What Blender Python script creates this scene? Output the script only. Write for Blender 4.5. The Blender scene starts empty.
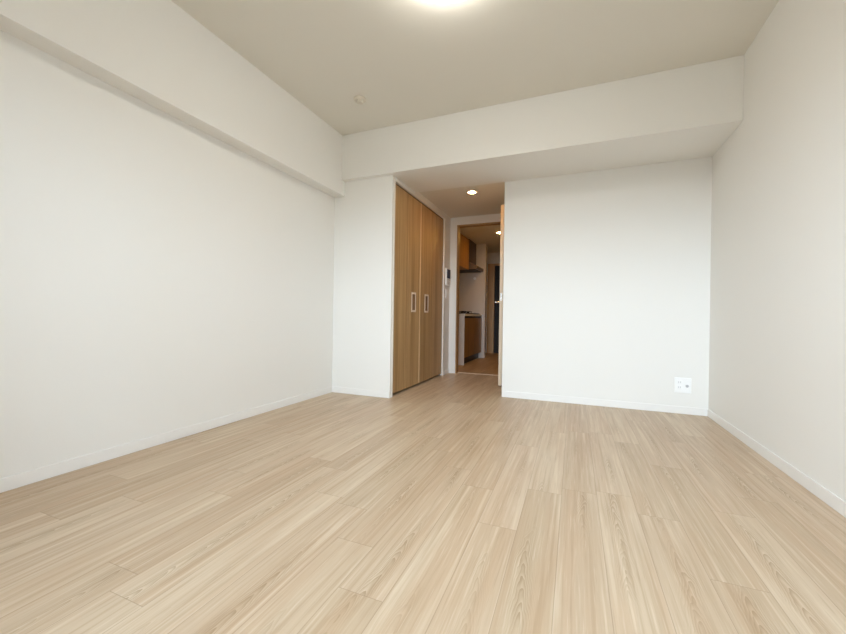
import bpy, bmesh, math, random
from mathutils import Vector, Matrix

sc = bpy.context.scene
COL = sc.collection

# ------------------------------------------------------------------ camera
H = 2.45
CAM_H = 0.749
cam_data = bpy.data.cameras.new('camera')
cam_data.sensor_fit = 'HORIZONTAL'
cam_data.sensor_width = 36.0
cam_data.lens = 371.71 / 846.0 * 36.0
cam_data.clip_start = 0.02
cam = bpy.data.objects.new('camera', cam_data)
COL.objects.link(cam)
yaw, pitch, roll = -0.3871, -0.0018, 0.0146
F = Vector((math.sin(yaw) * math.cos(pitch), math.cos(yaw) * math.cos(pitch), math.sin(pitch)))
R0 = Vector((math.cos(yaw), -math.sin(yaw), 0))
U0 = R0.cross(F)
Rv = math.cos(roll) * R0 + math.sin(roll) * U0
Uv = -math.sin(roll) * R0 + math.cos(roll) * U0
M = Matrix((Rv, Uv, -F)).transposed().to_4x4()
M.translation = (0, 0, CAM_H)
cam.matrix_world = M
sc.camera = cam

# ------------------------------------------------------------------ world, light levels, exposure
SKY = 21.0
SKY_COL = (0.75, 0.895, 1.04)
GROUND = 1.5
GROUND_COL = (0.80, 0.80, 0.78)
LAMP = 14.0
DOWN = 125.0
DOWN_HALL = 210.0
w = bpy.data.worlds.new('world')
sc.world = w
w.use_nodes = True
nt = w.node_tree
nt.nodes.clear()
out = nt.nodes.new('ShaderNodeOutputWorld')
bg = nt.nodes.new('ShaderNodeBackground')
tc = nt.nodes.new('ShaderNodeTexCoord')
sep = nt.nodes.new('ShaderNodeSeparateXYZ')
ramp = nt.nodes.new('ShaderNodeValToRGB')
mr = nt.nodes.new('ShaderNodeMapRange')
mr.inputs['From Min'].default_value = -0.5
mr.inputs['From Max'].default_value = 0.5
nt.links.new(tc.outputs['Generated'], sep.inputs[0])
nt.links.new(sep.outputs['Z'], mr.inputs['Value'])
nt.links.new(mr.outputs[0], ramp.inputs[0])
e = ramp.color_ramp.elements
e[0].position = 0.44
e[0].color = tuple(c * GROUND / SKY for c in GROUND_COL) + (1,)
e[1].position = 0.54
e[1].color = SKY_COL + (1,)
nt.links.new(ramp.outputs[0], bg.inputs[0])
bg.inputs[1].default_value = SKY
nt.links.new(bg.outputs[0], out.inputs[0])

vs = sc.view_settings
vs.view_transform = 'Standard'
vs.look = 'None'
vs.gamma = 1.0
vs.exposure = 0.34
vs.use_curve_mapping = False
sc.cycles.max_bounces = 16
sc.cycles.diffuse_bounces = 10
sc.cycles.sample_clamp_indirect = 8.0

# ------------------------------------------------------------------ plan of the flat (metres)
XL, XU, XR = -2.174, -2.059, 0.980      # left wall, its upper thicker part, right wall
YR = -0.75                              # window wall behind
YB, YC, YW = 2.966, 3.018, 3.540        # beam face, closet front wall, back wall
XC, XO = -1.547, -0.628                 # passage sides
YE = 4.721                              # door wall
HB, HK, ZS = 2.029, 2.064, 1.8875
HH = 2.10                               # hall ceiling
T = 0.12

# daylight portal in the opening of the added balcony outside the window
WX0, WX1, WZ0, WZ1 = -1.05, 0.72, 0.06, 1.93
BY = YR - 0.12 - 1.15                   # outer edge of the added balcony
BZ0, BZ1 = 0.95, 2.35                   # top of its parapet, underside of the slab above
pl = bpy.data.lights.new('window_portal', 'AREA')
pl.shape = 'RECTANGLE'
pl.size = XR - XL
pl.size_y = BZ1 - BZ0
pl.cycles.is_portal = True
po = bpy.data.objects.new('window_portal', pl)
COL.objects.link(po)
po.location = ((XL + XR) / 2, BY - 0.11, (BZ0 + BZ1) / 2)
po.rotation_euler = (math.radians(90), 0, 0)


# ------------------------------------------------------------------ materials
def lin(c):
    return tuple(((v / 255) / 12.92 if v / 255 <= 0.04045 else ((v / 255 + 0.055) / 1.055) ** 2.4) for v in c) + (1,)


def mat(name, rgb, rough=0.5, metal=0.0, spec=0.5, emit=None, estr=0):
    m = bpy.data.materials.new(name)
    m.use_nodes = True
    b = m.node_tree.nodes['Principled BSDF']
    b.inputs['Base Color'].default_value = lin(rgb)
    b.inputs['Roughness'].default_value = rough
    b.inputs['Metallic'].default_value = metal
    b.inputs['Specular IOR Level'].default_value = spec
    if emit:
        b.inputs['Emission Color'].default_value = lin(emit)
        b.inputs['Emission Strength'].default_value = estr
    return m


def speckle(m, scale, amount):
    """A very slight procedural mottling so that the surface is not dead flat."""
    nt = m.node_tree
    b = nt.nodes['Principled BSDF']
    col = tuple(b.inputs['Base Color'].default_value)
    tc = nt.nodes.new('ShaderNodeTexCoord')
    n = nt.nodes.new('ShaderNodeTexNoise')
    n.inputs['Scale'].default_value = scale
    n.inputs['Detail'].default_value = 3
    mx = nt.nodes.new('ShaderNodeMix')
    mx.data_type = 'RGBA'
    mx.inputs[6].default_value = tuple(c * (1 - amount) for c in col[:3]) + (1,)
    mx.inputs[7].default_value = tuple(min(1, c * (1 + amount)) for c in col[:3]) + (1,)
    nt.links.new(tc.outputs['Object'], n.inputs['Vector'])
    nt.links.new(n.outputs['Fac'], mx.inputs[0])
    nt.links.new(mx.outputs[2], b.inputs['Base Color'])
    return m


def wallpaper(name, rgb, bump=0.12):
    m = mat(name, rgb, 0.75, spec=0.25)
    nt = m.node_tree
    b = nt.nodes['Principled BSDF']
    tc = nt.nodes.new('ShaderNodeTexCoord')
    n = nt.nodes.new('ShaderNodeTexNoise')
    n.inputs['Scale'].default_value = 130
    n.inputs['Detail'].default_value = 4
    bp = nt.nodes.new('ShaderNodeBump')
    bp.inputs['Strength'].default_value = bump
    bp.inputs['Distance'].default_value = 0.002
    nt.links.new(tc.outputs['Object'], n.inputs['Vector'])
    nt.links.new(n.outputs['Fac'], bp.inputs['Height'])
    nt.links.new(bp.outputs[0], b.inputs['Normal'])
    return m


def wood(name, light, dark, axis, rough=0.45, scale=1.0, strips=0.0):
    """Straight-grained timber: noise stretched along axis; strips > 0 adds glued-up strips of that width along y."""
    m = bpy.data.materials.new(name)
    m.use_nodes = True
    nt = m.node_tree
    b = nt.nodes['Principled BSDF']
    tc = nt.nodes.new('ShaderNodeTexCoord')
    mp = nt.nodes.new('ShaderNodeMapping')
    s = [26 * scale] * 3
    s['xyz'.index(axis)] = 0.9 * scale
    mp.inputs['Scale'].default_value = s
    n = nt.nodes.new('ShaderNodeTexNoise')
    n.inputs['Scale'].default_value = 1.0
    n.inputs['Detail'].default_value = 5
    n.inputs['Distortion'].default_value = 0.6
    n2 = nt.nodes.new('ShaderNodeTexNoise')
    n2.inputs['Scale'].default_value = 5.0
    n2.inputs['Detail'].default_value = 3
    mth = nt.nodes.new('ShaderNodeMath')
    mth.operation = 'MULTIPLY_ADD'
    mth.inputs[1].default_value = 0.35
    r = nt.nodes.new('ShaderNodeValToRGB')
    r.color_ramp.elements[0].position = 0.40
    r.color_ramp.elements[0].color = lin(dark)
    r.color_ramp.elements[1].position = 0.78
    r.color_ramp.elements[1].color = lin(light)
    L = nt.links.new
    L(tc.outputs['Object'], mp.inputs[0])
    L(mp.outputs[0], n.inputs['Vector'])
    L(mp.outputs[0], n2.inputs['Vector'])
    L(n2.outputs['Fac'], mth.inputs[0])
    L(n.outputs['Fac'], mth.inputs[2])
    src = mth.outputs[0]
    if strips:
        sp = nt.nodes.new('ShaderNodeSeparateXYZ')
        L(tc.outputs['Object'], sp.inputs[0])
        d = nt.nodes.new('ShaderNodeMath'); d.operation = 'DIVIDE'; d.inputs[1].default_value = strips
        fl = nt.nodes.new('ShaderNodeMath'); fl.operation = 'FLOOR'
        wn = nt.nodes.new('ShaderNodeTexWhiteNoise'); wn.noise_dimensions = '1D'
        ma = nt.nodes.new('ShaderNodeMath'); ma.operation = 'MULTIPLY_ADD'; ma.inputs[1].default_value = 0.22
        sb = nt.nodes.new('ShaderNodeMath'); sb.operation = 'SUBTRACT'; sb.inputs[1].default_value = 0.11
        L(sp.outputs['Y'], d.inputs[0]); L(d.outputs[0], fl.inputs[0]); L(fl.outputs[0], wn.inputs['W'])
        L(wn.outputs['Value'], ma.inputs[0]); L(src, ma.inputs[2]); L(ma.outputs[0], sb.inputs[0])
        src = sb.outputs[0]
    L(src, r.inputs[0])
    L(r.outputs[0], b.inputs['Base Color'])
    b.inputs['Roughness'].default_value = rough
    b.inputs['Specular IOR Level'].default_value = 0.35
    return m


FLOOR_OFF = 0.040


def plank_floor(name, tint=(1, 1, 1)):
    PW, PL = 0.138, 0.91
    m = bpy.data.materials.new(name)
    m.use_nodes = True
    nt = m.node_tree
    L = nt.links.new
    b = nt.nodes['Principled BSDF']

    def math_(op, a, c=None, d=None):
        k = nt.nodes.new('ShaderNodeMath')
        k.operation = op
        for i, v in enumerate((a, c, d)):
            if v is None:
                continue
            if isinstance(v, (int, float)):
                k.inputs[i].default_value = v
            else:
                L(v, k.inputs[i])
        return k.outputs[0]

    def white(v, dim='1D'):
        k = nt.nodes.new('ShaderNodeTexWhiteNoise')
        k.noise_dimensions = dim
        L(v, k.inputs['W' if dim == '1D' else 'Vector'])
        return k.outputs['Value']

    def comb(x, y, z):
        k = nt.nodes.new('ShaderNodeCombineXYZ')
        for i, v in enumerate((x, y, z)):
            if isinstance(v, (int, float)):
                k.inputs[i].default_value = v
            else:
                L(v, k.inputs[i])
        return k.outputs[0]

    def noise(vec, scale, detail, dist=0.0, rough=0.5):
        k = nt.nodes.new('ShaderNodeTexNoise')
        k.inputs['Scale'].default_value = scale
        k.inputs['Detail'].default_value = detail
        k.inputs['Distortion'].default_value = dist
        k.inputs['Roughness'].default_value = rough
        L(vec, k.inputs['Vector'])
        return k.outputs['Fac']

    def mix(f, a, c, mode='MIX'):
        k = nt.nodes.new('ShaderNodeMix')
        k.data_type = 'RGBA'
        k.blend_type = mode
        for i, v in ((0, f), (6, a), (7, c)):
            if isinstance(v, (int, float)):
                k.inputs[i].default_value = v
            elif isinstance(v, tuple):
                k.inputs[i].default_value = v
            else:
                L(v, k.inputs[i])
        return k.outputs[2]

    tc = nt.nodes.new('ShaderNodeTexCoord')
    sp = nt.nodes.new('ShaderNodeSeparateXYZ')
    L(tc.outputs['Object'], sp.inputs[0])
    X, Y = sp.outputs['X'], sp.outputs['Y']
    xs = math_('DIVIDE', math_('ADD', X, FLOOR_OFF), PW)
    row = math_('FLOOR', xs)
    u = math_('SUBTRACT', xs, row)
    off = white(row)
    ys = math_('ADD', math_('DIVIDE', Y, PL), math_('MULTIPLY', off, 7.0))
    pn = math_('FLOOR', ys)
    v = math_('SUBTRACT', ys, pn)
    pid = comb(row, pn, 0.0)
    rnd = white(pid, '3D')
    rnd2 = white(comb(pn, row, 5.0), '3D')
    # cathedral figure: nested chevrons along the middle of some boards, fading towards their edges
    gy = math_('ADD', Y, math_('MULTIPLY', rnd, 37.0))
    wob = noise(comb(rnd, math_('MULTIPLY', gy, 3.0), rnd2), 1.0, 2.0)
    uc = math_('SUBTRACT', u, math_('ADD', math_('MULTIPLY', wob, 0.5), math_('ADD', math_('MULTIPLY', rnd2, 0.3), 0.1)))
    hyp = math_('SQRT', math_('ADD', math_('MULTIPLY', uc, uc), 0.004))
    warp = noise(comb(math_('MULTIPLY', X, 40.0), math_('MULTIPLY', gy, 12.0), rnd), 1.0, 2.0)
    cyc = math_('ADD', math_('MULTIPLY', gy, 17.0), math_('MULTIPLY', hyp, 24.0))
    cyc = math_('ADD', cyc, math_('MULTIPLY', warp, 2.6))
    ring = math_('POWER', math_('FRACT', cyc), 1.6)
    fade = math_('MAXIMUM', math_('SUBTRACT', 1.0, math_('MULTIPLY', math_('ABSOLUTE', uc), 3.4)), 0.0)
    along = noise(comb(rnd2, math_('MULTIPLY', gy, 1.7), rnd), 1.0, 1.0)
    along = math_('MINIMUM', math_('MAXIMUM', math_('MULTIPLY', math_('SUBTRACT', along, 0.47), 7.0), 0.0), 1.0)
    ring = math_('MULTIPLY', math_('MULTIPLY', ring, fade), along)
    fine = noise(comb(math_('MULTIPLY', X, 190.0), math_('MULTIPLY', gy, 6.0), rnd), 1.0, 3.0)
    streak = noise(comb(math_('MULTIPLY', X, 62.0), math_('MULTIPLY', gy, 1.5), rnd2), 1.0, 3.0, 0.4)
    broad = noise(comb(math_('MULTIPLY', X, 17.0), math_('MULTIPLY', gy, 0.8), rnd), 1.0, 2.0)

    def ramp01(v, a, c):
        k = nt.nodes.new('ShaderNodeMapRange')
        k.interpolation_type = 'SMOOTHSTEP'
        k.inputs['From Min'].default_value = a
        k.inputs['From Max'].default_value = c
        L(v, k.inputs['Value'])
        return k.outputs[0]

    # base tones
    base = mix(rnd, lin((207, 190, 165)), lin((188, 168, 141)))
    base = mix(math_('MULTIPLY', rnd2, 0.28), base, lin((196, 170, 146)))
    col = mix(math_('MULTIPLY', ramp01(broad, 0.42, 0.66), 0.50), base, lin((190, 163, 134)))
    col = mix(math_('MULTIPLY', ramp01(streak, 0.50, 0.70), 0.48), col, lin((172, 147, 116)))
    col = mix(math_('MULTIPLY', ramp01(streak, 0.48, 0.28), 0.52), col, lin((220, 206, 182)))
    col = mix(math_('MULTIPLY', ring, 0.80), col, lin((152, 128, 96)))
    col = mix(math_('MULTIPLY', ramp01(fine, 0.55, 0.78), 0.35), col, lin((160, 136, 108)))
    col = mix(math_('MULTIPLY', ramp01(fine, 0.45, 0.22), 0.30), col, lin((228, 216, 196)))
    # seams between boards
    du = math_('MULTIPLY', math_('MINIMUM', u, math_('SUBTRACT', 1.0, u)), PW)
    dv = math_('MULTIPLY', math_('MINIMUM', v, math_('SUBTRACT', 1.0, v)), PL)
    dd = math_('MINIMUM', du, dv)
    seam = math_('LESS_THAN', dd, 0.0011)
    col = mix(math_('MULTIPLY', seam, 0.38), col, lin((128, 102, 76)))
    col = mix(1.0, col, tuple(tint) + (1,), 'MULTIPLY')
    L(col, b.inputs['Base Color'])
    b.inputs['Roughness'].default_value = 0.42
    b.inputs['Specular IOR Level'].default_value = 0.4
    bp = nt.nodes.new('ShaderNodeBump')
    bp.inputs['Strength'].default_value = 0.12
    bp.inputs['Distance'].default_value = 0.0015
    L(math_('SUBTRACT', math_('MULTIPLY', fine, 0.4), seam), bp.inputs['Height'])
    L(bp.outputs[0], b.inputs['Normal'])
    return m


M_WALL = wallpaper('white_wallpaper', (232, 231, 227))
M_CEIL = wallpaper('ceiling_paper', (224, 221, 212))
M_FLOOR = plank_floor('oak_plank_floor', (0.965, 0.95, 0.945))
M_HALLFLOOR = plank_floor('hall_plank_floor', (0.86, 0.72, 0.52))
M_BASE = speckle(mat('white_skirting', (234, 233, 230), 0.35), 30, 0.01)
M_JAMB = speckle(mat('white_painted_jamb', (232, 228, 220), 0.4), 30, 0.01)
M_DOOR = wood('oak_door_veneer', (190, 158, 112), (154, 121, 78), 'z', 0.4, 1.0, 0.0)
M_CLOSET = wood('oak_closet_veneer', (184, 153, 110), (150, 120, 80), 'z', 0.38, 0.8, 0.085)
M_FRAME = wood('oak_frame', (176, 144, 104), (142, 110, 74), 'z', 0.45)
M_EDGE = wood('pale_edge_band', (232, 218, 196), (218, 200, 174), 'z', 0.5)
M_KDOOR = wood('brown_cupboard_veneer', (158, 117, 56), (122, 86, 36), 'z', 0.35)
M_SIDE = speckle(mat('white_melamine', (228, 226, 224), 0.35), 20, 0.01)
M_TILE = speckle(mat('kitchen_panel', (214, 206, 198), 0.2), 8, 0.015)
M_BLACK = speckle(mat('black_kick', (18, 16, 15), 0.45), 30, 0.1)
M_IRON = speckle(mat('black_iron', (24, 22, 22), 0.5), 60, 0.1)
M_STEEL = speckle(mat('brushed_steel', (190, 186, 180), 0.35, 0.9), 60, 0.03)
M_CHROME = mat('satin_chrome', (214, 212, 208), 0.22, 1.0)
M_HANDLE = speckle(mat('pale_satin_handle', (226, 212, 194), 0.45, 0.1), 60, 0.02)
M_RECESS = speckle(mat('brown_grip_recess', (134, 106, 78), 0.6), 40, 0.04)
M_PLASTIC = speckle(mat('white_plastic', (242, 243, 243), 0.3), 50, 0.008)
M_GREYP = speckle(mat('grey_plastic', (186, 187, 190), 0.4), 50, 0.02)
M_COUNTER = speckle(mat('pale_counter', (222, 218, 210), 0.3), 40, 0.02)
M_HOOD = speckle(mat('dark_steel_hood', (120, 108, 96), 0.4, 0.4), 40, 0.03)
M_TANFRAME = wood('tan_entrance_frame', (214, 184, 144), (190, 158, 116), 'z', 0.45)
M_STRIP = wood('pale_oak_strip', (214, 188, 148), (194, 166, 124), 'z', 0.4)
M_CAP = speckle(mat('cream_plastic', (214, 207, 193), 0.4), 50, 0.02)
M_SCREEN = speckle(mat('blue_black_screen', (40, 56, 92), 0.5, spec=0.15), 20, 0.05)
M_DARKOPENING = speckle(mat('dark_opening_leaf', (26, 22, 20), 0.5), 12, 0.06)
M_DARKBOX = speckle(mat('dark_brown_duct_cover', (52, 34, 24), 0.4), 15, 0.06)
M_CONC = speckle(mat('added_balcony_render', (176, 174, 170), 0.8), 25, 0.04)
M_CAULK = mat('pale_caulk', (232, 224, 208), 0.6)
M_GAP = speckle(mat('shadow_line_track', (70, 50, 34), 0.6), 40, 0.05)
M_ALU = speckle(mat('window_aluminium', (200, 200, 198), 0.35, 0.7), 60, 0.02)
M_LAMP = mat('lit_lamp_shade', (250, 250, 248), 0.4, emit=(255, 251, 243), estr=LAMP)
M_DOWN = mat('lit_downlight_lens', (255, 240, 215), 0.4, emit=(255, 184, 98), estr=DOWN)
M_DOWN2 = mat('lit_hall_downlight_lens', (255, 240, 215), 0.4, emit=(255, 190, 98), estr=DOWN_HALL)

M_GLASS = bpy.data.materials.new('window_glass')
M_GLASS.use_nodes = True
_n = M_GLASS.node_tree
_n.nodes.clear()
_o = _n.nodes.new('ShaderNodeOutputMaterial')
_m = _n.nodes.new('ShaderNodeMixShader')
_t = _n.nodes.new('ShaderNodeBsdfTransparent')
_g = _n.nodes.new('ShaderNodeBsdfGlossy')
_g.inputs['Roughness'].default_value = 0.02
_f = _n.nodes.new('ShaderNodeFresnel')
_f.inputs['IOR'].default_value = 1.3
_n.links.new(_f.outputs[0], _m.inputs[0])
_n.links.new(_t.outputs[0], _m.inputs[1])
_n.links.new(_g.outputs[0], _m.inputs[2])
_n.links.new(_m.outputs[0], _o.inputs[0])


# ------------------------------------------------------------------ mesh helpers
def new_bm():
    return bmesh.new()


def box(bm, x0, x1, y0, y1, z0, z1, bev=0.0, seg=2):
    r = bmesh.ops.create_cube(bm, size=1.0)
    vs_ = r['verts']
    bmesh.ops.scale(bm, vec=(x1 - x0, y1 - y0, z1 - z0), verts=vs_)
    bmesh.ops.translate(bm, vec=((x0 + x1) / 2, (y0 + y1) / 2, (z0 + z1) / 2), verts=vs_)
    if bev > 0:
        es = list({e for v_ in vs_ for e in v_.link_edges})
        bmesh.ops.bevel(bm, geom=es, offset=bev, segments=seg, affect='EDGES', profile=0.5)
    return bm


def prism(bm, pts, axis, a, b):
    """Extrude a 2-D outline along axis from a to b; pts are the two other coordinates in xyz order."""
    def P(p, t):
        q = list(p)
        q.insert('xyz'.index(axis), t)
        return q
    lo = [bm.verts.new(P(p, a)) for p in pts]
    hi = [bm.verts.new(P(p, b)) for p in pts]
    n = len(pts)
    bm.faces.new(lo)
    bm.faces.new(hi[::-1])
    for i in range(n):
        bm.faces.new((lo[i], hi[i], hi[(i + 1) % n], lo[(i + 1) % n]))
    bmesh.ops.recalc_face_normals(bm, faces=bm.faces[:])
    return bm


def lathe(bm, prof, centre, axis='z', seg=48):
    """Revolve (radius, height) pairs about axis through centre; ends on the axis are closed."""
    cx, cy, cz = centre
    rings = []
    for r, h in prof:
        ring = []
        if r < 1e-6:
            pts = [(0, 0, h)]
        else:
            pts = [(r * math.cos(2 * math.pi * k / seg), r * math.sin(2 * math.pi * k / seg), h) for k in range(seg)]
        for p in pts:
            if axis == 'x':
                p = (p[2], p[0], p[1])
            elif axis == 'y':
                p = (p[0], p[2], p[1])
            ring.append(bm.verts.new((cx + p[0], cy + p[1], cz + p[2])))
        rings.append(ring)
    for a, b in zip(rings, rings[1:]):
        if len(a) == 1 and len(b) == 1:
            continue
        for k in range(seg):
            k2 = (k + 1) % seg
            if len(a) == 1:
                bm.faces.new((a[0], b[k], b[k2]))
            elif len(b) == 1:
                bm.faces.new((a[k], b[0], a[k2]))
            else:
                bm.faces.new((a[k], b[k], b[k2], a[k2]))
    for ring in (rings[0], rings[-1]):
        if len(ring) > 1:
            bm.faces.new(ring)
    bmesh.ops.recalc_face_normals(bm, faces=bm.faces[:])
    return bm


def obj(name, bm, material, parent=None, origin=None, smooth=False):
    """Link bm (world coordinates) as one mesh object. origin = world position of its parent's empty."""
    if origin is not None:
        bmesh.ops.translate(bm, vec=-Vector(origin), verts=bm.verts[:])
    me = bpy.data.meshes.new(name)
    bm.to_mesh(me)
    bm.free()
    me.materials.append(material)
    if smooth:
        for p in me.polygons:
            p.use_smooth = True
        try:
            me.set_sharp_from_angle(angle=math.radians(35))
        except Exception:
            pass
    o = bpy.data.objects.new(name, me)
    COL.objects.link(o)
    if parent:
        o.parent = parent
    return o


def struct(name, bm, material, parent=None):
    o = obj(name, bm, material, parent)
    if not parent:
        o['kind'] = 'structure'
    return o


class Thing:
    def __init__(self, name, label, cat, loc, group=None):
        self.loc = Vector(loc)
        o = bpy.data.objects.new(name, None)
        o.empty_display_size = 0.05
        COL.objects.link(o)
        o.location = loc
        o['label'] = label
        o['category'] = cat
        if group:
            o['group'] = group
        self.o = o

    def part(self, name, bm, material, parent=None, label=None, smooth=False):
        p = obj(name, bm, material, parent or self.o, self.loc, smooth)
        if label:
            p['label'] = label
        return p


def bx(*a, **k):
    return box(new_bm(), *a, **k)


# ------------------------------------------------------------------ the setting: floors and ceilings
struct('floor', bx(XL - T, XR + T, YR - T, 4.80, -0.10, 0), M_FLOOR)
struct('floor_hall', bx(-2.30, -0.55, 4.84, 7.90, -0.10, 0), M_HALLFLOOR)
struct('trim_threshold', bx(XC - 0.02, XO + 0.02, 4.80, 4.84, -0.10, 0.004, bev=0.002), M_EDGE)
struct('ceiling', bx(XL - T, XR + T, YR - T, YB + 0.01, H, H + 0.12), M_CEIL)
struct('ceiling_passage', bx(XL - T, XO + T, YW - 0.02, YE + 0.085, HK, HK + 0.25), M_CEIL)
struct('ceiling_hall', bx(-2.30, -0.55, YE + 0.08, 7.90, HH, HH + 0.12), M_CEIL)

# walls of the room
struct('wall_left', prism(new_bm(), [(XL - T, 0), (XL, 0), (XL, ZS), (XU, ZS), (XU, H), (XL - T, H)], 'y', YR, YC), M_WALL)
struct('wall_right', bx(XR, XR + T, YR, YW + T, 0, H), M_WALL)
struct('wall_beam', bx(XL - T, XR, YB, YW, HB, H, bev=0.003), M_WALL)
struct('wall_back', prism(new_bm(), [(XR, YW), (XO, YW), (XO, YE + 0.01), (XO + T, YE + 0.01), (XO + T, YW + T), (XR, YW + T)], 'z', 0, HB + 0.2), M_WALL)
# closet wall: front, then the side facing the passage with its door opening
CY0, CY1, CZ0, CZ1 = 3.072, 4.478, 0.022, 1.992
struct('wall_closet', prism(new_bm(), [(XL - T, YC), (XC, YC), (XC, CY0 - 0.022), (XL - T, CY0 - 0.022)], 'z', 0, HB), M_WALL)
bm = new_bm()
box(bm, XC - 0.08, XC, CY0 - 0.022, CY1 + 0.03, CZ1 + 0.018, HK)
box(bm, XC - 0.08, XC, CY1 + 0.03, YE + 0.01, 0, HK)
struct('wall_passage', bm, M_WALL)
struct('wall_closet_inside', bx(XL - T, XL - 0.01, CY0 - 0.03, YE + 0.17, 0, HK), M_WALL)
# slim white closet frame standing a little proud of the wall
bm = new_bm()
box(bm, XC - 0.07, XC + 0.004, CY0 - 0.022, CY0, 0, CZ1 + 0.018, bev=0.0015)
box(bm, XC - 0.07, XC + 0.004, CY1, CY1 + 0.03, 0, CZ1 + 0.018, bev=0.0015)
box(bm, XC - 0.07, XC + 0.004, CY0, CY1, CZ1, CZ1 + 0.018, bev=0.0015)
struct('trim_closet_frame', bm, M_JAMB)
bm = new_bm()
box(bm, XC - 0.065, XC - 0.02, CY0, CY1, CZ1 - 0.012, CZ1)
struct('trim_closet_track', bm, M_GAP)  # closet track, coloured dark as the shadow line above the doors

# door wall at the end of the passage
DX0, DX1, DZ = -1.452, -0.728, 1.958
bm = new_bm()
box(bm, XC - 0.75, DX0 - 0.004, YE, YE + 0.09, 0, HK)
box(bm, DX1 + 0.004, XO + T, YE, YE + 0.09, 0, HK)
box(bm, DX0 - 0.004, DX1 + 0.004, YE, YE + 0.09, DZ + 0.004, HK)
struct('wall_end', bm, M_WALL)
bm = new_bm()
box(bm, DX0 - 0.004, DX0 + 0.010, YE - 0.002, YE + 0.10, 0, DZ, bev=0.002)
box(bm, DX1 - 0.010, DX1 + 0.004, YE - 0.002, YE + 0.10, 0, DZ, bev=0.002)
box(bm, DX0 - 0.004, DX1 + 0.004, YE - 0.002, YE + 0.10, DZ - 0.012, DZ + 0.004, bev=0.002)
struct('trim_door_frame', bm, M_FRAME)

# skirting boards with a thin line of pale caulk along the floor
def skirting(name, segs):
    bm = new_bm()
    for s in segs:
        box(bm, *s, 0.0, 0.058, bev=0.002)
    o = struct(name, bm, M_BASE)
    return o

SK = 0.008
skirting('baseboard_left', [(XL, XL + SK, YR, YC - SK)])
skirting('baseboard_right', [(XR - SK, XR, YR, YW - SK)])
skirting('baseboard_back', [(XO + 0.001, XR, YW - SK, YW)])
skirting('baseboard_closet', [(XL, XC - 0.001, YC - SK, YC)])
skirting('baseboard_passage', [(XC, XC + SK, CY1 + 0.03, YE - 0.01)])

# window wall behind the camera
bm = new_bm()
box(bm, XL - T, WX0, YR - T, YR, 0, H)
box(bm, WX1, XR + T, YR - T, YR, 0, H)
box(bm, WX0, WX1, YR - T, YR, 0, WZ0)
box(bm, WX0, WX1, YR - T, YR, WZ1, H)
struct('wall_window', bm, M_WALL)
bm = new_bm()
wm = (WX0 + WX1) / 2
for a, b_, yy in ((WX0, wm + 0.025, YR - 0.05), (wm - 0.025, WX1, YR - 0.085)):
    box(bm, a, a + 0.05, yy - 0.015, yy + 0.015, WZ0, WZ1)
    box(bm, b_ - 0.05, b_, yy - 0.015, yy + 0.015, WZ0, WZ1)
    box(bm, a + 0.05, b_ - 0.05, yy - 0.015, yy + 0.015, WZ0, WZ0 + 0.06)
    box(bm, a + 0.05, b_ - 0.05, yy - 0.015, yy + 0.015, WZ1 - 0.05, WZ1)
win = struct('window_1', bm, M_ALU)
bm = new_bm()
box(bm, WX0 + 0.05, wm - 0.025, YR - 0.053, YR - 0.047, WZ0 + 0.06, WZ1 - 0.05)
box(bm, wm + 0.025, WX1 - 0.05, YR - 0.088, YR - 0.082, WZ0 + 0.06, WZ1 - 0.05)
obj('window_pane', bm, M_GLASS, win)

# unseen balcony added to narrow the skylight: floor, parapet, slab above, side partitions
struct('floor_balcony_added', bx(XL - T, XR + T, BY - 0.1, YR - T, -0.15, -0.05), M_CONC)
bm = new_bm()
box(bm, XL - T, XR + T, BY - 0.1, BY, -0.05, BZ0)
box(bm, XL - T, XL, BY, YR - T, -0.05, BZ1)
box(bm, XR, XR + T, BY, YR - T, -0.05, BZ1)
struct('wall_balcony_added', bm, M_CONC)
struct('ceiling_balcony_added', bx(XL - T, XR + T, BY - 0.1, YR - T, BZ1, BZ1 + 0.15), M_CONC)

# hall beyond the door
KX, KY0, KY1 = -1.578, 5.57, 6.74
struct('wall_kitchen', bx(-2.30, -2.18, YE + 0.08, 7.90, 0, HH), M_WALL)
struct('wall_kitchen_end', bx(-2.18, -1.522, KY1, KY1 + 0.10, 0, HH, bev=0.003), M_TILE)
struct('wall_hall_right', bx(-0.69, -0.57, YE + 0.08, 7.90, 0, HH), M_WALL)
FX0, FX1 = -1.56, -0.74
bm = new_bm()
box(bm, -2.18, FX0 - 0.14, 7.75, 7.87, 0, HH)
box(bm, FX1 + 0.04, -0.69, 7.75, 7.87, 0, HH)
box(bm, FX0 - 0.14, FX1 + 0.04, 7.75, 7.87, 1.87, HH)
struct('wall_hall_end', bm, M_WALL)
bm = new_bm()
box(bm, FX0 - 0.14, FX0, 7.742, 7.87, 0, 1.87, bev=0.003)
box(bm, FX1, FX1 + 0.04, 7.742, 7.87, 0, 1.87, bev=0.003)
box(bm, FX0, FX1, 7.742, 7.87, 1.83, 1.87, bev=0.003)
struct('trim_entrance_frame', bm, M_TANFRAME)
d2 = struct('door_2', bx(FX0, FX1, 7.80, 7.84, 0.0, 1.832), M_DARKOPENING)  # near-black leaf in place of an unlit opening, darkness put into its colour
bm = new_bm()
box(bm, FX1 - 0.10, FX1 - 0.07, 7.765, 7.80, 0.85, 1.05, bev=0.004)
obj('door_handle', bm, M_CHROME, d2)

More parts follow.
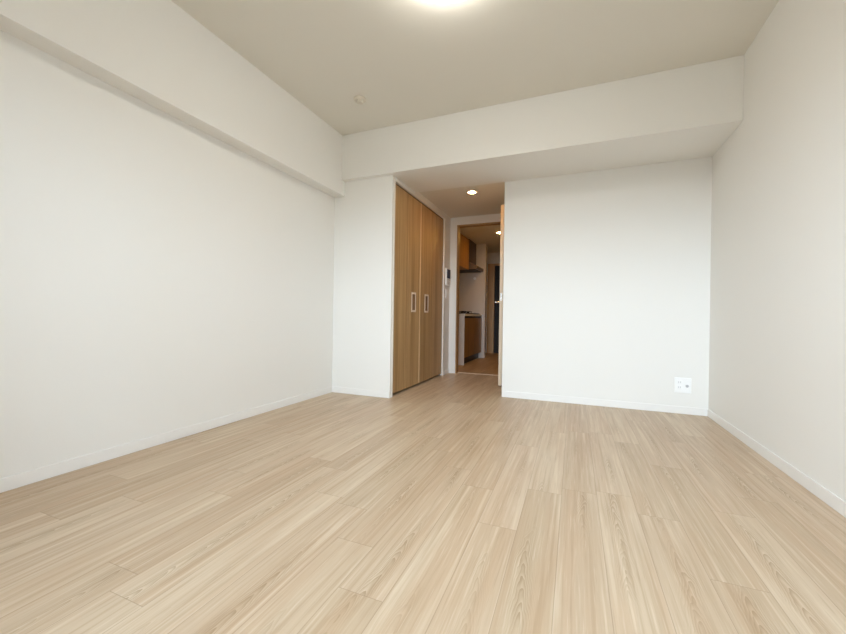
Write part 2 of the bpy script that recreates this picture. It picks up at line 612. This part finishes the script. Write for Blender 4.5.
# ------------------------------------------------------------------ open room door, seen almost edge-on
LX0, LX1, LY0, LY1 = -0.748, -0.713, 4.00, 4.712
d1 = struct('door_1', bx(LX0, LX1, LY0 + 0.004, LY1, 0.020, 1.955, bev=0.001), M_DOOR)
obj('edge_band', bx(LX0, LX1, LY0, LY0 + 0.004, 0.020, 1.955), M_EDGE, d1)
bm = new_bm()
box(bm, LX0 + 0.006, LX1 - 0.006, LY0 - 0.002, LY0, 0.925, 1.01, bev=0.0008)
obj('latch_plate', bm, M_CHROME, d1)
for sgn, xf in ((-1, LX0), (1, LX1)):
    bm = new_bm()
    lathe(bm, [(0, 0), (0.026, 0), (0.026, 0.006), (0.022, 0.009), (0.010, 0.010), (0.010, 0.050), (0, 0.050)],
          (0, 0, 0), 'x', 32)
    if sgn < 0:
        bmesh.ops.scale(bm, vec=(-1, 1, 1), verts=bm.verts[:])
        bmesh.ops.reverse_faces(bm, faces=bm.faces[:])
    bmesh.ops.translate(bm, vec=(xf, LY0 + 0.06, 0.915), verts=bm.verts[:])
    xa, xb = sorted((xf + sgn * 0.044, xf + sgn * 0.062))
    box(bm, xa, xb, LY0 + 0.045, LY0 + 0.17, 0.905, 0.925, bev=0.006, seg=3)
    obj('door_handle', bm, M_CHROME, d1, smooth=True)
bm = new_bm()
for z in (0.25, 1.0, 1.75):
    lathe(bm, [(0, -0.04), (0.006, -0.04), (0.006, 0.04), (0, 0.04)], (LX0 - 0.004, LY1 - 0.004, z), 'z', 16)
obj('hinge', bm, M_CHROME, d1, smooth=True)

# ------------------------------------------------------------------ bifold closet doors
def bifold(y0, y1, label, handle_y, strip=False):
    t = Thing('bifold_closet_door', label, 'closet door', (XC - 0.03, (y0 + y1) / 2, CZ0), 'pair of bifold closet doors')
    mid = (y0 + y1) / 2
    xa, xb = XC - 0.040, XC - 0.014
    for a, b_ in ((y0, mid), (mid, y1)):
        p = t.part('door_panel', bx(xa, xb, a + 0.001, b_ - 0.001, CZ0, CZ1 - 0.014, bev=0.0012), M_CLOSET)
        if a < handle_y < b_:
            hp = p
    if strip:
        t.part('meeting_strip', bx(xb, xb + 0.003, y1 - 0.026, y1 - 0.001, CZ0, CZ1 - 0.014, bev=0.001), M_STRIP, label='pale meeting strip')
    # handle: a slim upright frame round a recessed grip
    hz0, hz1, hw, fr = 0.793, 0.998, 0.108, 0.015
    bm = new_bm()
    ya, yb = handle_y - hw / 2, handle_y + hw / 2
    xh = xb + 0.004
    box(bm, xb, xh, ya, ya + fr, hz0, hz1, bev=0.001)
    box(bm, xb, xh, yb - fr, yb, hz0, hz1, bev=0.001)
    box(bm, xb, xh, ya + fr, yb - fr, hz0, hz0 + fr + 0.004, bev=0.001)
    box(bm, xb, xh, ya + fr, yb - fr, hz1 - fr - 0.004, hz1, bev=0.001)
    h = t.part('handle', bm, M_HANDLE, hp, 'pale metal frame handle')
    h2 = t.part('grip_recess', bx(xb, xb + 0.001, ya + fr, yb - fr, hz0 + fr, hz1 - fr), M_RECESS, hp)
    return t

CM = 3.750
bifold(CY0 + 0.002, CM - 0.002, 'oak veneer bifold closet door with pale handle, nearer the white front wall', 3.562, True)
bifold(CM + 0.002, CY1 - 0.002, 'oak veneer bifold closet door with pale handle, nearer the intercom and hall doorway', 3.925)

# ------------------------------------------------------------------ lamps
LC = (-0.578, 1.622)
t = Thing('ceiling_light', 'large round white ceiling lamp, lit, at the top edge of the photo', 'ceiling light', (LC[0], LC[1], H))
bm = new_bm()
lathe(bm, [(0, H), (0.225, H), (0.235, H - 0.006), (0.235, H - 0.022), (0, H - 0.022)], (LC[0], LC[1], 0), 'z', 96)
t.part('base', bm, M_PLASTIC, smooth=True)
prof = [(0.236, H - 0.012)] + [(0.25 * math.cos(a) ** 0.45 if a < 1.57 else 0.0, H - 0.020 - 0.075 * math.sin(a))
                               for a in [i * (math.pi / 2) / 14 for i in range(15)]]
prof[-1] = (0.0, prof[-1][1])
bm = new_bm()
lathe(bm, prof, (LC[0], LC[1], 0), 'z', 96)
t.part('lamp_shade', bm, M_LAMP, smooth=True)


def downlight(x, y, z, label, lens):
    t = Thing('downlight', label, 'downlight', (x, y, z), 'recessed ceiling downlights')
    bm = new_bm()
    lathe(bm, [(0.046, z), (0.058, z), (0.058, z - 0.004), (0.050, z - 0.006), (0.046, z - 0.004)], (x, y, 0), 'z', 48)
    # close the ring
    t.part('trim_ring', bm, M_PLASTIC, smooth=True)
    bm = new_bm()
    lathe(bm, [(0, z), (0.046, z), (0.046, z - 0.003), (0.030, z - 0.0055), (0, z - 0.0065)], (x, y, 0), 'z', 48)
    t.part('lens', bm, lens, smooth=True)

downlight(-1.018, 3.811, HK, 'lit warm downlight in the passage ceiling beside the closet doors', M_DOWN)
downlight(-1.125, 5.93, HH, 'lit warm downlight in the hall ceiling, seen through the doorway', M_DOWN2)

# small round fitting on the main ceiling
t = Thing('ceiling_detector', 'small round white detector on the ceiling near the far left corner', 'detector', (-1.584, 2.509, H))
bm = new_bm()
lathe(bm, [(0, H), (0.047, H), (0.049, H - 0.006), (0.046, H - 0.014), (0.036, H - 0.018), (0, H - 0.018)], (-1.584, 2.509, 0), 'z', 40)
t.part('base', bm, M_CAP, smooth=True)
bm = new_bm()
lathe(bm, [(0, H - 0.018), (0.024, H - 0.018), (0.026, H - 0.028), (0.022, H - 0.034), (0, H - 0.036)], (-1.584, 2.509, 0), 'z', 40)
t.part('sensor_cap', bm, M_CAP, smooth=True)

# ------------------------------------------------------------------ intercom, switch, outlet
t = Thing('wall_intercom', 'white video intercom with dark blue screen on the wall between closet and doorway', 'intercom', (XC, 4.60, 1.155))
x0, x1 = XC, XC + 0.024
t.part('body', bx(x0, x1, 4.525, 4.675, 1.155, 1.375, bev=0.006, seg=3), M_PLASTIC, smooth=True)
t.part('screen', bx(x1, x1 + 0.002, 4.534, 4.666, 1.245, 1.362, bev=0.0006), M_SCREEN, label='dark blue screen')
for k in range(3):
    yy = 4.565 + 0.035 * k
    t.part('button', bx(x1, x1 + 0.003, yy - 0.011, yy + 0.011, 1.222, 1.236, bev=0.001), M_GREYP)
bm = new_bm()
for k in range(5):
    box(bm, x1, x1 + 0.001, 4.565, 4.635, 1.172 + 0.008 * k, 1.175 + 0.008 * k)
t.part('speaker_slots', bm, M_GREYP)

t = Thing('light_switch', 'white light switch on the wall below the intercom', 'light switch', (XC, 4.575, 0.985))
t.part('plate', bx(XC, XC + 0.008, 4.540, 4.610, 0.985, 1.105, bev=0.002), M_PLASTIC)
t.part('rocker', bx(XC + 0.008, XC + 0.012, 4.553, 4.597, 1.005, 1.085, bev=0.0015), M_PLASTIC)

ox0, ox1, oz0, oz1 = 0.752, 0.866, 0.168, 0.288
t = Thing('power_outlet', 'white double wall outlet plate low on the back wall near the right corner', 'outlet', (0.809, YW, oz0))
t.part('plate', bx(ox0, ox1, YW - 0.008, YW, oz0, oz1, bev=0.003), M_PLASTIC)
yf = YW - 0.008
for k, zz in enumerate((0.252, 0.212)):
    s = t.part('socket', bx(0.766, 0.804, yf - 0.003, yf, zz - 0.017, zz + 0.017, bev=0.0015), M_PLASTIC)
    bm = new_bm()
    for dx in (-0.0065, 0.0065):
        box(bm, 0.785 + dx - 0.0016, 0.785 + dx + 0.0016, yf - 0.0036, yf - 0.003, zz - 0.007, zz + 0.007)
    t.part('slots', bm, M_GREYP, s)
bm = new_bm()
lathe(bm, [(0, 0), (0.011, 0), (0.011, 0.006), (0.006, 0.007), (0, 0.007)], (0, 0, 0), 'y', 24)
bmesh.ops.scale(bm, vec=(1, -1, 1), verts=bm.verts[:])
bmesh.ops.reverse_faces(bm, faces=bm.faces[:])
bmesh.ops.translate(bm, vec=(0.836, yf, 0.225), verts=bm.verts[:])
t.part('aerial_socket', bm, M_GREYP, smooth=True, label='grey round aerial socket')

# ------------------------------------------------------------------ kitchenette in the hall
t = Thing('kitchen_cabinet', 'brown-fronted kitchen base cabinet with white side panel and black toe kick', 'cabinet', (-1.90, KY0, 0))
t.part('side_panel', bx(-2.178, KX, KY0, KY0 + 0.018, 0.0, 0.764, bev=0.001), M_SIDE, label='white side panel')
t.part('body', bx(-2.178, KX - 0.022, KY0 + 0.018, KY1 - 0.002, 0.115, 0.764), M_SIDE)
t.part('toe_kick', bx(-2.178, KX - 0.055, KY0 + 0.018, KY1 - 0.002, 0.0, 0.115), M_BLACK, label='black toe kick')
t.part('grip_channel', bx(KX - 0.022, KX - 0.012, KY0 + 0.018, KY1 - 0.002, 0.730, 0.764), M_BLACK, label='dark grip channel')
ym = (KY0 + KY1) / 2 + 0.008
for a, b_ in ((KY0 + 0.020, ym - 0.0015), (ym + 0.0015, KY1 - 0.004)):
    t.part('door', bx(KX - 0.020, KX, a, b_, 0.112, 0.730, bev=0.0012), M_KDOOR, label='brown wood door')
o = obj('countertop', bx(-2.178, KX + 0.012, KY0 - 0.004, KY1 - 0.001, 0.764, 0.800, bev=0.003), M_COUNTER)
o['label'] = 'pale kitchen countertop lying on the brown base cabinet'
o['category'] = 'countertop'

sx0, sx1, sy0, sy1 = -2.06, -1.61, 5.92, 6.69
t = Thing('gas_stove', 'black gas hob standing on the kitchen countertop', 'stove', ((sx0 + sx1) / 2, (sy0 + sy1) / 2, 0.80))
t.part('hob_body', bx(sx0, sx1, sy0, sy1, 0.800, 0.816, bev=0.004), M_IRON)
for cy_ in (6.12, 6.49):
    bm = new_bm()
    lathe(bm, [(0, 0.816), (0.045, 0.816), (0.045, 0.828), (0.030, 0.834), (0, 0.834)], (-1.83, cy_, 0), 'z', 28)
    t.part('burner', bm, M_STEEL, smooth=True)
    bm = new_bm()
    lathe(bm, [(0.105, 0.816), (0.113, 0.816), (0.113, 0.824), (0.105, 0.824)], (-1.83, cy_, 0), 'z', 28)
    for k in range(6):
        a = k * math.pi / 3 + math.pi / 6
        tmp = new_bm()
        box(tmp, 0.055, 0.125, -0.004, 0.004, 0.824, 0.850, bev=0.001)
        bmesh.ops.rotate(tmp, cent=(0, 0, 0), matrix=Matrix.Rotation(a, 3, 'Z'), verts=tmp.verts[:])
        bmesh.ops.translate(tmp, vec=(-1.83, cy_, 0), verts=tmp.verts[:])
        me = bpy.data.meshes.new('tmp')
        tmp.to_mesh(me)
        tmp.free()
        bm.from_mesh(me)
        bpy.data.meshes.remove(me)
    t.part('pan_support', bm, M_IRON)
for cy_ in (6.16, 6.45):
    bm = new_bm()
    lathe(bm, [(0, 0), (0.019, 0), (0.017, 0.016), (0, 0.018)], (-1.645, cy_, 0.816), 'z', 20)
    t.part('knob', bm, M_STEEL, smooth=True)

UX = -1.70
t = Thing('wall_cupboard', 'orange-brown wood wall cupboard high above the kitchen counter', 'cupboard', (-1.94, KY0, 1.56))
t.part('body', bx(-2.178, UX - 0.020, KY0, 6.235, 1.565, HH - 0.004, bev=0.001), M_KDOOR)
t.part('door', bx(UX - 0.020, UX, KY0 + 0.002, 6.233, 1.562, HH - 0.02, bev=0.0012), M_KDOOR)

t = Thing('range_hood', 'slim kitchen range hood with dark filter and dark duct cover over the hob', 'range hood', (-1.86, 6.49, 1.57))
t.part('duct_cover', bx(-2.178, UX, 6.238, 6.738, 1.70, HH - 0.004, bev=0.002), M_DARKBOX, label='dark brown duct cover')
bm = new_bm()
prism(bm, [(-2.178, 1.58), (-1.575, 1.58), (-1.560, 1.592), (-1.560, 1.632), (-1.71, 1.70), (-2.178, 1.70)], 'y', 6.238, 6.738)
t.part('canopy', bm, M_HOOD)
t.part('filter', bx(-2.10, -1.60, 6.28, 6.70, 1.570, 1.580, bev=0.002), M_IRON, label='black filter')

t = Thing('wall_dot', 'small round white dot on the kitchen end wall below the hood', 'hook', (-1.721, KY1, 1.464))  # small white disc with a short stem, purpose not known
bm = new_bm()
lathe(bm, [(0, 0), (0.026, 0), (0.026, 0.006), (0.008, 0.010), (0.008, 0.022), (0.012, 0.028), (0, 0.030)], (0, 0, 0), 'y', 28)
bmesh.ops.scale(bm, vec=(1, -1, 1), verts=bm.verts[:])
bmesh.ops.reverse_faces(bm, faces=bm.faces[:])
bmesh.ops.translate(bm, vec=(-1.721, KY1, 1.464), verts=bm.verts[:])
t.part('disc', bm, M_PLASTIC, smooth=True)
